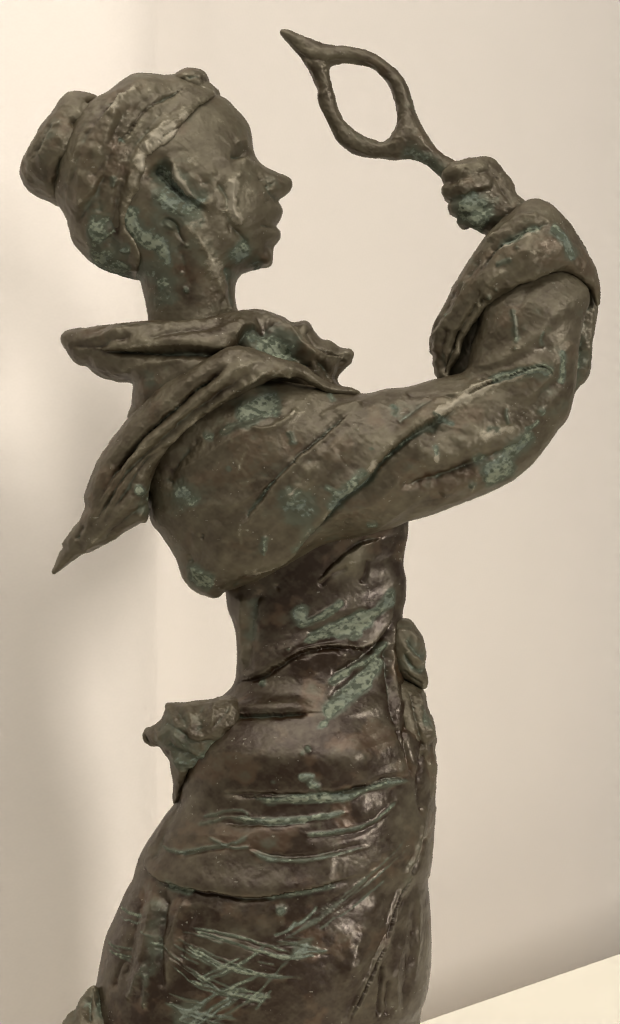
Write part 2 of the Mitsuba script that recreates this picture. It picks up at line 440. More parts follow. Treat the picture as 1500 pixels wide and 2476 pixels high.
FACE = [
    ('g', [(598, 330), (585, 340), (568, 352)], 16, 7), ('d', (592, 366), 17, -16), ('d', (574, 378), 15, -9), ('g', [(602, 366), (588, 373), (572, 381), (560, 386)], 5, -8, 0.05), ('d', (592, 390), 12, 9), ('g', [(606, 376), (596, 383), (580, 388)], 5, 4),
    ('g', [(616, 395), (630, 420), (645, 445)], 14, -7), ('g', [(640, 411), (668, 425), (697, 437)], 6, 3), ('g', [(630, 424), (648, 438), (666, 445)], 8, -5), ('g', [(660, 479), (680, 473), (695, 462)], 6, -6), ('d', (664, 455), 8, 2), ('g', [(648, 443), (652, 459), (663, 470), (676, 466)], 4, -7, 0.05), ('g', [(655, 474), (648, 488), (640, 500)], 8, -4),
    ('g', [(672, 545), (655, 542), (640, 546), (634, 550)], 4, -7, 0.1), ('g', [(678, 518), (660, 521), (646, 531)], 6, 2), ('g', [(676, 567), (660, 562), (646, 556)], 6, 2), ('g', [(664, 592), (650, 590), (640, 584)], 7, -6), ('d', (648, 622), 20, 9),
    ('d', (566, 438), 24, 8), ('g', [(566, 440), (562, 475), (566, 515), (588, 550)], 9, 9), ('w', [(566, 430), (562, 475), (566, 515), (590, 552)], 15, 0.62), ('d', (575, 430), 8, 6), ('d', (556, 452), 7, 5), ('d', (570, 492), 6, 5), ('d', (575, 528), 6, 5),  # includes a pale streak down the cheek ridge
    ('g', [(528, 452), (540, 464), (553, 490), (552, 520)], 7, -6, 0.08), ('g', [(548, 515), (556, 538), (572, 558), (594, 584), (606, 602)], 9, -9, 0.06), ('g', [(548, 545), (568, 565), (588, 586)], 9, -4),
    ('d', (508, 430), 18, 6), ('d', (470, 445), 14, 5), ('d', (500, 455), 9, -5), ('d', (520, 430), 8, 4),
    # the lock that sweeps from the temple over the ear, and the deep hollow under it
    ('g', [(400, 395), (420, 408), (432, 440), (448, 462), (470, 486), (497, 506), (512, 500), (526, 487)], 13, 14), ('w', [(424, 411), (434, 442), (452, 466), (476, 488)], 14, 0.5),
    ('g', [(368, 408), (392, 428), (420, 458), (446, 485), (478, 508), (498, 527)], 26, -34, 0.30), ('d', (384, 422), 26, -12), ('d', (492, 520), 14, -8), ('g', [(374, 412), (398, 434), (424, 462), (450, 488)], 12, -14, 0.12),
    ('g', [(375, 470), (395, 496), (435, 522), (470, 534), (505, 540)], 14, 8, 0.22), ('p', [(385, 480), (410, 505), (440, 520)], 15, 0.25),
    # ear lobe and the folds of the neck
    ('d', (411, 556), 8, 9, 0.2), ('d', (420, 562), 7, 8, 0.15), ('g', [(398, 560), (402, 546), (416, 544), (432, 556), (440, 580), (454, 600)], 6, -9), ('d', (455, 602), 7, 5, 0.2),
    ('g', [(448, 545), (482, 582), (512, 636), (534, 705), (545, 770)], 18, 12), ('w', [(448, 545), (482, 582), (512, 636), (530, 705)], 26, 0.4), ('w', [(423, 585), (445, 640), (458, 700), (462, 760)], 22, -0.5), ('g', [(425, 590), (446, 640), (462, 700)], 14, -6),
    ('g', [(545, 640), (553, 690), (556, 745)], 8, -6, 0.1), ('p', [(560, 590), (580, 612), (600, 632)], 24, 0.42), ('p', [(548, 640), (560, 680)], 14, 0.25), ('p', [(600, 640), (640, 630)], 14, 0.25),
    ('p', [(330, 500), (322, 540), (350, 585), (385, 600), (410, 632)], 13, 0.62), ('p', [(345, 540), (385, 560), (380, 620)], 40, 0.16), ('p', [(440, 640), (520, 620), (560, 640)], 36, 0.10), ('p', [(360, 680), (380, 760)], 40, 0.16), ('p', [(395, 635), (420, 628)], 16, 0.3), ('d', (451, 705), 7, 5, 0.5), ('d', (440, 665), 7, 4, 0.2), ('p', [(300, 655), (350, 650), (400, 690), (420, 760)], 26, 0.2),
]
part(ST + '__head', Fh, g, FACE, wf=90, nseed=1, dust_tone=0.72, rough=0.7, ridge=0.5, relax=1)

V = 5.9
HAIR = [(528, 231), (519, 257), (483, 282), (457, 314), (440, 350), (412, 378), (373, 395), (362, 412), (360, 440), (352, 480), (332, 500), (320, 535), (318, 572), (340, 600), (352, 640), (335, 668), (289, 660), (246, 644), (214, 622), (185, 593), (174, 561), (170, 545),
        (155, 513), (144, 498), (130, 440), (150, 340), (220, 260), (268, 234), (295, 210), (321, 191), (343, 185), (375, 188), (405, 194), (440, 190), (490, 200), (522, 220)]
g = Grid((90, 140, -260), (600, 720, 260))
LOCKS = [
    ('f', [(452, 198), (429, 223), (393, 251), (356, 277), (328, 319), (306, 346), (285, 372)], 26, -9), ('g', [(440, 212), (400, 248), (360, 276), (330, 318), (306, 346)], 6, -7), ('d', (303, 350), 6, -6, 0.4),
    ('g', [(500, 232), (450, 262), (400, 300), (352, 350), (310, 420), (280, 480), (262, 540)], 24, 9), ('g', [(480, 268), (430, 300), (385, 350), (348, 410), (322, 470)], 20, 6),
    ('g', [(456, 300), (412, 324), (392, 343), (370, 392)], 6, -7), ('w', [(446, 312), (410, 345), (385, 380)], 17, 0.65), ('f', [(368, 396), (394, 344), (414, 324), (455, 302)], 16, -6), ('g', [(300, 220), (262, 262), (242, 300), (236, 350)], 14, -6),
    ('g', [(348, 204), (310, 250), (280, 300), (262, 352), (240, 400)], 16, 7), ('g', [(330, 250), (296, 300), (272, 360), (250, 410), (222, 450)], 9, -8), ('g', [(400, 210), (352, 250), (320, 290)], 8, -5),
    ('g', [(262, 430), (237, 473), (214, 503), (184, 538)], 13, -10), ('g', [(268, 430), (252, 460), (246, 490), (240, 520)], 10, -6), ('g', [(240, 445), (212, 480), (180, 510)], 14, 8), ('g', [(300, 440), (288, 500), (276, 550), (262, 590)], 12, -7),
    ('g', [(330, 440), (312, 490), (300, 540), (296, 585)], 14, 8), ('g', [(345, 420), (340, 470), (325, 510)], 7, -6), ('g', [(274, 430), (278, 445), (276, 460)], 5, 5, 0.3), ('g', [(225, 560), (260, 585), (300, 600)], 16, -7), ('d', (232, 566), 22, 8), ('d', (262, 560), 16, 6),
    ('p', [(200, 560), (236, 560), (262, 580)], 44, 0.26), ('p', [(205, 545), (235, 560), (250, 590)], 16, 0.3), ('p', [(190, 590), (240, 620), (310, 640)], 34, 0.2), ('p', [(215, 605), (257, 632), (320, 650)], 12, 0.25), ('p', [(330, 500), (320, 535), (318, 570)], 9, 0.6), ('p', [(290, 605), (320, 605)], 12, 0.3), ('g', [(285, 602), (318, 606)], 4, 4, 0.3),
    ('w', [(281, 520), (276, 580)], 16, -0.4), ('w', [(400, 260), (360, 330), (345, 430)], 30, 0.2),
]
GUIDES = np.array([[(524, 240), (455, 302), (376, 388), (345, 470), (322, 540)], [(470, 205), (395, 255), (325, 330), (280, 440), (262, 570)], [(385, 194), (310, 245), (255, 330), (212, 445), (190, 555)], [(310, 210), (255, 268), (195, 360), (160, 455), (160, 520)]], float)
R = np.random.default_rng(11)
for k in range(34):
    t = R.uniform(0, 2.999); i = int(t); a, b = sorted(R.uniform(0, 1, 2))
    line = curve(GUIDES[i] * (1 - t + i) + GUIDES[i + 1] * (t - i), False, 8)
    i0 = int(a * len(line) * 0.8); line = line[i0:max(i0 + 8, int(b * len(line)))][::3]
    if len(line) > 2:
        LOCKS.append(('g', line + R.uniform(-5, 5, line.shape), R.uniform(7, 13), R.choice([-1, 1]) * R.uniform(2.5, 5)))
hh, hd = field(g, HAIR)
Fr = smax(smin(inflate(g, HEAD, 172, 0), chain(g, [(452, 640, 0, 92), (470, 820, 0, 100)]), 40) - 13, -hd[:, :, None] + 0 * g.W, 8)
part(ST + '__hair', smin(inflate(g, HAIR, 186, 0, p=0.42), Fr, 14), g, LOCKS, wf=130, nseed=2, dust_tone=0.66)
BUN = [(248, 245), (220, 230), (185, 225), (166, 231), (145, 255), (131, 282), (107, 312), (80, 352), (62, 384), (51, 413), (52, 432), (62, 456), (86, 475), (115, 487), (144, 498), (190, 480), (230, 400), (262, 300)]
g = Grid((20, 190, -190), (320, 540, 190))
TWIST = [('d', (224, 248), 11, -20), ('g', [(205, 262), (225, 265), (240, 268)], 6, 7), ('g', [(172, 304), (190, 311), (210, 310), (228, 299)], 8, -11), ('g', [(215, 285), (190, 290), (165, 300)], 14, 5), ('g', [(163, 306), (138, 319), (123, 347), (108, 383), (117, 400)], 8, 8, 0.12),
         ('g', [(130, 305), (117, 325), (101, 360), (78, 398)], 9, -10), ('g', [(165, 389), (148, 430), (142, 470), (143, 495)], 12, -12), ('d', (90, 440), 24, -5), ('w', [(100, 420), (120, 460)], 28, -0.3), ('g', [(150, 330), (160, 370), (152, 400)], 16, 6)]
part(ST + '__hair__bun', inflate(g, BUN, 150, 0, p=0.45), g, TWIST, wf=80, nseed=3, dust_tone=0.62)
KNOT = [(400, 205), (429, 185), (445, 175), (472, 171), (493, 178), (508, 194), (508, 210), (522, 221), (528, 232), (500, 250), (440, 240), (405, 225)]
g = Grid((370, 140, -150), (570, 290, 150))
part(ST + '__hair__topknot', inflate(g, KNOT, 100, 0, p=0.4), g, [('g', [(452, 193), (475, 188), (488, 192)], 5, -6, 0.15), ('g', [(489, 186), (494, 198), (498, 208)], 4, -8), ('g', [(445, 222), (470, 222), (505, 214)], 5, 5), ('g', [(440, 190), (446, 210), (436, 225)], 4, -6)], wf=80, nseed=4)

# ------------------------------------------------------------------ collar and shawl
COLLAR = [(373, 778), (314, 783), (261, 788), (215, 792), (180, 795), (159, 802), (148, 818), (151, 834), (164, 853), (175, 871), (191, 884), (215, 888), (231, 904), (255, 917), (287, 925), (324, 928), (322, 952), (320, 979), (312, 1005), (330, 1040),
          (500, 1010), (700, 960), (800, 965), (874, 959), (845, 944), (819, 928), (818, 914), (834, 898), (853, 877), (857, 855), (845, 844), (823, 840), (802, 826), (776, 821), (756, 796), (743, 779), (724, 780), (708, 783), (679, 767), (647, 756), (614, 752), (569, 757), (480, 770)]
g = Grid((110, 710, -260), (920, 1080, 280))
ROLL = [
    ('f', [(640, 790), (606, 798), (584, 814), (566, 840), (529, 853), (475, 847), (400, 845), (314, 847), (236, 843)], 40, 20, 0.06), ('g', [(585, 815), (566, 842), (520, 860), (400, 852), (260, 848)], 13, -12),
    ('g', [(168, 822), (220, 818), (300, 806), (400, 796), (500, 786), (580, 768)], 13, 7), ('g', [(170, 834), (220, 836), (262, 832), (330, 818)], 7, -7), ('g', [(350, 830), (440, 812), (520, 800)], 8, -6),
    ('f', [(835, 862), (780, 852), (748, 835), (712, 795), (680, 770)], 18, -12), ('g', [(600, 768), (650, 770), (700, 800), (740, 845), (790, 872)], 12, 11), ('g', [(610, 800), (640, 805), (680, 830), (720, 870), (760, 900)], 20, -18),
    ('d', (575, 850), 26, -18), ('d', (680, 850), 34, -14, 0.35), ('p', [(620, 820), (670, 845), (705, 880)], 28, 0.62), ('p', [(590, 830), (640, 810)], 14, 0.3),
    ('g', [(745, 790), (770, 826), (800, 848)], 6, -8), ('g', [(785, 835), (820, 850), (850, 850)], 6, 6), ('g', [(835, 860), (822, 890), (812, 915)], 8, -8), ('g', [(760, 860), (790, 890), (800, 920)], 9, -9),
    ('d', (400, 880), 40, -10), ('w', [(330, 880), (430, 900)], 40, 0.1), ('g', [(255, 905), (300, 890), (380, 880), (450, 868)], 10, 5), ('p', [(340, 940), (380, 900)], 22, 0.15), ('w', [(450, 820), (600, 790), (700, 800)], 26, -0.25),
]
part(ST + '__collar', inflate(g, COLLAR, 150, 20), g, ROLL, wf=120, deep=1.3, drape=(0.98, -0.12, 4.0), nseed=5, dust_tone=0.5)
SHAWL = [(345, 990), (318, 1015), (293, 1046), (261, 1086), (237, 1123), (221, 1161), (209, 1196), (207, 1214), (211, 1228), (194, 1257), (170, 1289), (152, 1314), (157, 1322), (143, 1343), (125, 1389), (143, 1383), (170, 1364), (202, 1340), (239, 1327), (282, 1303), (320, 1279), (346, 1263), (365, 1256),
         (372, 1180), (400, 1112), (470, 1038), (555, 984), (625, 946), (680, 920), (720, 922), (760, 946), (790, 962), (850, 966), (874, 959), (845, 944), (790, 934), (740, 900), (690, 882), (650, 870), (600, 854), (555, 858), (475, 898), (400, 942)]
g = Grid((80, 820, -200), (920, 1430, 340))
wc = np.interp(g.uu, [120, 250, 400, 550, 700, 880], [0, 50, 115, 160, 175, 110])
PLEATS = [
    ('g', [(560, 880), (475, 936), (432, 979), (379, 1021), (325, 1066), (277, 1118), (245, 1163)], 7, -12), ('f', [(240, 1170), (277, 1118), (325, 1066), (379, 1021), (432, 979), (475, 936), (540, 895)], 16, -8),
    ('g', [(600, 905), (518, 965), (443, 1023), (379, 1077), (314, 1131), (284, 1163), (250, 1214), (207, 1279)], 7, -12), ('g', [(640, 870), (560, 905), (490, 960), (410, 1025), (340, 1085), (280, 1150)], 12, 9),
    ('g', [(480, 1030), (400, 1077), (341, 1129), (304, 1182), (262, 1240)], 6, -8), ('g', [(745, 922), (690, 896), (650, 897), (609, 915), (545, 955), (480, 1005), (415, 1060), (350, 1130)], 13, 11),
    ('g', [(350, 1060), (290, 1110), (250, 1170), (228, 1215)], 8, -7), ('g', [(330, 1190), (280, 1245), (215, 1310), (160, 1365)], 9, 6), ('g', [(350, 1220), (300, 1262), (240, 1310)], 8, -6), ('g', [(190, 1270), (165, 1310)], 5, -5),
    ('d', (330, 1188), 9, 6, 0.6), ('p', [(318, 1180), (345, 1186)], 8, 0.4), ('p', [(355, 1150), (350, 1220), (320, 1250)], 22, 0.15), ('d', (175, 1300), 4, -6), ('w', [(300, 1100), (240, 1200)], 22, -0.1),
]
part(ST + '__shawl', inflate(g, SHAWL, 84, wc, p=0.42), g, PLEATS, wf=190, deep=1.3, drape=(0.78, -0.62, 4.0), nseed=6, dust_tone=0.52)

# ------------------------------------------------------------------ bodice with the raised arm, sleeve, hand, mirror
BODICE = [(330, 1000), (350, 1150), (365, 1256), (389, 1289), (416, 1327), (430, 1354), (438, 1381), (443, 1399), (464, 1423), (497, 1439), (523, 1446), (537, 1440), (545, 1430), (620, 1402), (700, 1362), (790, 1314), (900, 1290), (992, 1260),
          (1048, 1241), (1129, 1209), (1193, 1182), (1241, 1155), (1284, 1115), (1322, 1064), (1346, 1016), (1356, 984), (1366, 900), (1300, 840), (1200, 850), (1129, 901), (1070, 920), (1021, 931), (976, 944), (925, 949), (874, 959), (760, 940), (600, 920), (420, 950)]
g = Grid((290, 620, -260), (1450, 1490, 340))
wc = np.interp(g.uu, [300, 450, 600, 900, 1300], [0, 20, 70, 90, 100])
Fb = inflate(g, BODICE, 165, wc, p=0.42)
FOREARM = [(1150, 710), (1240, 670), (1340, 660), (1396, 700), (1408, 742), (1398, 776), (1389, 822), (1383, 868), (1377, 914), (1366, 984), (1340, 1030), (1240, 1040), (1150, 1000), (1125, 930), (1123, 884), (1130, 853), (1146, 790)]
Fb = smin(Fb, inflate(g, FOREARM, 118, 100, p=0.42), 22)
FOLDS = [
    ('g', [(830, 1010), (764, 1070), (716, 1113), (668, 1161), (625, 1220), (588, 1268)], 5, -5, 0.05), ('f', [(850, 995), (764, 1070), (716, 1113), (668, 1161), (625, 1220), (580, 1276)], 34, -9), ('g', [(880, 1010), (800, 1085), (730, 1160), (680, 1230)], 26, 7),
    ('f', [(1110, 975), (1075, 1003), (1021, 1034), (968, 1072), (914, 1124), (882, 1166), (834, 1198), (786, 1252), (754, 1284), (700, 1336), (640, 1370), (570, 1402)], 34, 17, 0.10), ('g', [(1021, 1034), (968, 1072), (914, 1124), (882, 1168), (834, 1200), (786, 1254), (754, 1286), (700, 1338)], 8, -10, 0.05),
    ('p', [(786, 1230), (830, 1190), (862, 1165), (890, 1130)], 14, 0.32), ('d', (853, 1172), 10, 6, 0.75), ('d', (845, 1182), 6, 4, 0.5), ('p', [(690, 1330), (760, 1262)], 12, 0.2),
    ('g', [(980, 1175), (1040, 1160), (1090, 1146), (1145, 1123), (1214, 1097), (1268, 1074)], 11, -8), ('g', [(960, 1180), (1075, 1150), (1150, 1122)], 20, -8), ('w', [(1000, 1166), (1080, 1150), (1150, 1122)], 16, -0.5), ('g', [(1000, 1120), (1100, 1095), (1200, 1060)], 30, 9), ('g', [(1060, 1190), (1150, 1160), (1240, 1120)], 18, 7),  # groove along the lower arm, toned dark as well
    ('p', [(1160, 1155), (1210, 1140), (1255, 1110)], 20, 0.50), ('p', [(1215, 1100), (1250, 1085), (1300, 1040)], 16, 0.42), ('d', (1144, 1172), 8, 4, 0.5), ('p', [(1140, 1120), (1180, 1100)], 12, 0.3),
    ('g', [(1030, 1010), (1080, 990), (1130, 960), (1182, 936), (1247, 909), (1306, 889), (1345, 913)], 9, 7), ('w', [(1043, 1011), (1120, 970), (1200, 930), (1290, 900)], 20, 0.55), ('w', [(1060, 1085), (1052, 1112), (1048, 1118)], 6, 0.7), ('w', [(1150, 1060), (1200, 1050), (1260, 1030)], 14, 0.45), ('w', [(1200, 1040), (1230, 1035), (1250, 1050)], 10, 0.5), ('w', [(1240, 905), (1300, 890), (1340, 910)], 7, 0.7), ('p', [(1180, 925), (1247, 903), (1306, 890), (1340, 908)], 9, 0.50), ('g', [(1150, 925), (1200, 908), (1260, 893), (1310, 878)], 5, -7),
    ('g', [(1020, 1010), (1000, 1050), (960, 1080)], 22, 6), ('g', [(1225, 985), (1226, 1005), (1234, 1030)], 4, 4, 0.35), ('g', [(1300, 990), (1325, 1000)], 8, 3, 0.3), ('p', [(1170, 1040), (1220, 1040)], 10, 0.25), ('p', [(1050, 1070), (1060, 1110)], 8, 0.25), ('d', (1046, 1035), 16, -7), ('w', [(1046, 1035), (1060, 1040)], 14, -0.3),
    ('g', [(1110, 960), (1075, 958), (1030, 952), (980, 950)], 5, -5), ('g', [(1060, 960), (1010, 985), (960, 1030)], 8, -5), ('g', [(880, 975), (820, 985), (770, 1000)], 9, 5),
    # back: hollows, crust and stains
    ('p', [(560, 1010), (620, 985), (690, 960)], 24, 0.46), ('g', [(520, 1055), (560, 1035), (620, 1015), (690, 990)], 6, 7, 0.25), ('d', (640, 968), 30, -14), ('g', [(600, 1030), (640, 1040), (690, 1020), (720, 985)], 6, 7, 0.1), ('d', (668, 1000), 12, -8), ('g', [(700, 1040), (712, 1075)], 4, 4, 0.3),
    ('p', [(480, 1055), (520, 1050)], 10, 0.3), ('g', [(480, 1050), (420, 1120), (395, 1180)], 16, -9), ('p', [(400, 1180), (460, 1200), (480, 1240)], 24, 0.28), ('w', [(560, 1100), (620, 1160), (560, 1200)], 50, -0.35), ('p', [(660, 1240), (720, 1220), (760, 1180)], 40, 0.30), ('p', [(620, 1300), (650, 1330)], 26, 0.2),
    ('p', [(445, 1385), (480, 1400), (515, 1420)], 16, 0.50), ('g', [(440, 1370), (480, 1384), (510, 1392)], 6, 6, 0.2), ('g', [(486, 1290), (482, 1310)], 5, -7), ('g', [(452, 1340), (456, 1365)], 4, -6), ('d', (520, 1275), 16, 6), ('d', (540, 1340), 40, 8), ('g', [(640, 1290), (636, 1320), (632, 1340)], 5, 4, 0.3), ('g', [(560, 1430), (590, 1400), (620, 1390)], 8, -6),
    # forearm under the sleeve
    ('f', [(1345, 906), (1306, 884), (1247, 902), (1182, 928), (1120, 960)], 16, 9),
    ('g', [(1240, 740), (1246, 790), (1247, 835)], 4, 4, 0.28), ('d', (1247, 843), 6, 5, 0.35), ('g', [(1318, 800), (1308, 815), (1312, 840)], 4, 4, 0.3), ('d', (1270, 795), 9, 2, 0.25), ('p', [(1362, 840), (1366, 900), (1358, 930)], 5, 0.45), ('d', (1320, 840), 22, -4), ('w', [(1330, 820), (1330, 870)], 22, -0.2), ('w', [(1210, 800), (1260, 860)], 50, 0.15),
]
R = np.random.default_rng(8)
for k in range(46):
    a = np.array([R.uniform(420, 1320), R.uniform(960, 1400)]); th = R.uniform(0, 6.28); L = R.uniform(8, 34)
    line = [a, a + L * np.array([math.cos(th), math.sin(th)]), a + 2 * L * np.array([math.cos(th + R.uniform(-0.8, 0.8)), math.sin(th)])]
    FOLDS.append(('w', line, R.uniform(3, 5.5), R.uniform(0.2, 0.45)) if k % 3 else ('p', line, R.uniform(4, 8), R.uniform(0.2, 0.36)))
part(ST + '__bodice', Fb, g, FOLDS, wf=215, deep=1.3, drape=(0.80, -0.60, 6.0), nseed=7, dust_tone=0.58, ridge=0.4)
SLEEVE = [(1172, 576), (1209, 542), (1268, 504), (1305, 505), (1333, 526), (1370, 570), (1384, 596), (1410, 631), (1430, 670), (1437, 720), (1430, 757), (1413, 720), (1388, 699), (1354, 681), (1323, 680), (1277, 696), (1234, 712), (1197, 737), (1160, 762), (1135, 795), (1112, 835), (1105, 870), (1085, 900), (1078, 930),
          (1053, 925), (1040, 861), (1036, 815), (1043, 788), (1070, 745), (1094, 693), (1128, 640), (1151, 605)]
g = Grid((1000, 460, -120), (1480, 980, 340))
wc = np.interp(g.uu, [1040, 1150, 1250, 1330, 1440], [60, 140, 175, 160, 90]) + np.interp(g.vv, [500, 700], [-50, 0])
CUFF = [
    ('g', [(1185, 580), (1215, 552), (1260, 522), (1310, 520)], 11, 9), ('g', [(1165, 640), (1200, 590), (1246, 564), (1277, 546), (1311, 543), (1335, 535)], 6, -9), ('p', [(1205, 592), (1246, 572), (1276, 556), (1311, 545)], 7, 0.34), ('w', [(1200, 600), (1246, 574), (1276, 560), (1311, 547)], 8, 0.6), ('w', [(1345, 690), (1385, 705)], 10, 0.5), ('f', [(1160, 650), (1200, 592), (1246, 566), (1311, 545)], 14, -5),
    ('p', [(1330, 545), (1365, 575), (1385, 605), (1400, 625)], 10, 0.5), ('g', [(1215, 625), (1260, 612), (1330, 600)], 26, 6), ('g', [(1200, 640), (1240, 625)], 4, 3, 0.35), ('d', (1252, 600), 8, 4, 0.35), ('g', [(1215, 700), (1260, 672), (1330, 655), (1390, 668)], 16, 7), ('g', [(1165, 690), (1150, 740), (1120, 790), (1090, 850)], 9, -9),
    ('g', [(1140, 650), (1110, 720), (1075, 790), (1060, 860)], 14, 7), ('g', [(1105, 690), (1075, 750), (1050, 800), (1045, 850)], 8, -9), ('d', (1050, 850), 12, -12), ('g', [(1118, 790), (1098, 840), (1082, 900)], 10, -12), ('g', [(1060, 780), (1052, 830), (1062, 900)], 7, 8), ('g', [(1165, 610), (1120, 690), (1080, 770)], 6, -7), ('g', [(1225, 650), (1180, 690), (1150, 740)], 8, 6), ('g', [(1090, 780), (1075, 830), (1075, 890)], 7, -8), ('d', (1183, 712), 8, 7, 0.55), ('d', (1200, 695), 6, 5, 0.4), ('d', (1175, 725), 9, -10), ('d', (1088, 752), 8, 3, 0.4), ('p', [(1350, 688), (1385, 705)], 10, 0.3),
]
part(ST + '__sleeve', inflate(g, SLEEVE, 78, wc, p=0.4), g, CUFF, wf=225, deep=1.3, drape=(0.70, -0.71, 4.5), nseed=8, dust_tone=0.6)
LINING = [(1151, 615), (1128, 650), (1100, 700), (1080, 755), (1060, 800), (1056, 840), (1062, 880), (1070, 930), (1150, 970), (1250, 960), (1364, 973), (1391, 949), (1418, 914), (1426, 882), (1428, 845), (1435, 802), (1442, 754), (1446, 700), (1430, 636), (1407, 591), (1379, 551), (1342, 522), (1269, 514), (1200, 560)]
g = Grid((1000, 460, -160), (1490, 1020, 220))
RIM = [('g', [(1395, 800), (1400, 850), (1395, 900), (1385, 940)], 12, -14, 0.1), ('g', [(1436, 720), (1430, 800), (1422, 860), (1410, 910)], 9, 8), ('d', (1396, 885), 8, 6, 0.4), ('d', (1392, 905), 7, 6, 0.35), ('d', (1388, 930), 7, 6, 0.3), ('d', (1400, 860), 7, 5, 0.3), ('p', [(1365, 560), (1395, 600), (1415, 640)], 16, 0.42), ('g', [(1380, 590), (1402, 620), (1420, 670)], 5, -8), ('d', (1400, 610), 6, 5, 0.3)]
part(ST + '__sleeve__lining', inflate(g, LINING, 92, 20, p=0.4), g, RIM, wf=80, nseed=9, rough=1.6, green=0.12)
# hand: a palm with four fingers closed round the handle and the thumb laid along it
V = 4.4
g = Grid((1020, 350, -90), (1330, 660, 200))
PALM = [(1120, 402), (1140, 396), (1160, 390), (1182, 396), (1202, 414), (1222, 446), (1242, 474), (1262, 491), (1300, 530), (1260, 600), (1190, 590), (1165, 573), (1140, 560), (1118, 535), (1106, 500), (1100, 460), (1104, 425)]
Fp = inflate(g, PALM, 58, 55)
for q, (a, b, c, e, rr) in enumerate([((1150, 425, 95), (1108, 436, 112), (1082, 440, 84), (1086, 452, 50), 21), ((1160, 462, 104), (1112, 476, 116), (1081, 476, 86), (1090, 486, 48), 22),
                                     ((1166, 500, 102), (1124, 513, 112), (1095, 516, 84), (1104, 520, 48), 21), ((1172, 532, 94), (1140, 546, 102), (1115, 546, 78), (1120, 548, 48), 19)]):
    Fp = smin(Fp, chain(g, [(*a, rr), (*b, rr - 1), (*c, rr - 2), (*e, rr - 4)]), 6)
Fp = smin(Fp, chain(g, [(1215, 470, 70, 24), (1172, 420, 66, 24), (1128, 414, 74, 18), (1092, 420, 78, 14)]), 12)
part(ST + '__hand', Fp, g, [('p', [(1090, 470), (1120, 500), (1130, 540)], 30, 0.22), ('g', [(1195, 420), (1215, 460), (1240, 500)], 8, -4), ('g', [(1126, 408), (1122, 425), (1110, 440)], 6, -6), ('g', [(1090, 438), (1130, 432), (1160, 425)], 5, 3), ('d', (1150, 500), 22, -8, 0.2), ('p', [(1110, 490), (1150, 520), (1190, 550)], 28, 0.42), ('p', [(1130, 560), (1180, 565)], 14, 0.3), ('d', (1166, 404), 14, 5)], wf=100, nseed=10, green=0.08)
MIRROR = [(678, 93), (687, 87), (701, 89), (741, 105), (784, 121), (838, 128), (883, 136), (912, 148), (940, 167), (966, 192), (983, 218), (994, 246), (1006, 289), (1020, 323), (1043, 360), (1066, 383), (1105, 405), (1130, 430), (1110, 470), (1075, 455), (1043, 426), (1030, 411), (992, 397), (957, 398), (923, 394), (883, 390), (844, 377), (815, 357), (804, 332), (784, 295), (770, 261), (764, 226), (747, 187), (724, 150), (698, 121)]
HOLE = [(804, 171), (832, 167), (866, 170), (895, 180), (923, 203), (940, 226), (952, 258), (957, 289), (956, 315), (946, 337), (929, 356), (900, 352), (866, 335), (841, 312), (821, 281), (809, 244), (799, 198), (797, 184)]
g = Grid((640, 50, -20), (1170, 520, 130))
part(ST + '__hand_mirror', inflate(g, MIRROR, 40, 55, holes=[HOLE], p=0.42), g, [('g', [(700, 112), (735, 140), (790, 150), (860, 148), (915, 172)], 5, -5), ('w', [(700, 100), (790, 135), (880, 145)], 16, 0.3), ('d', (990, 360), 24, -6), ('p', [(960, 370), (1030, 390), (1080, 430)], 18, 0.2), ('w', [(740, 160), (760, 200)], 20, -0.3)], wf=75, nseed=11, rough=1.1, dust_tone=0.48, green=0.05)

V = 5.9
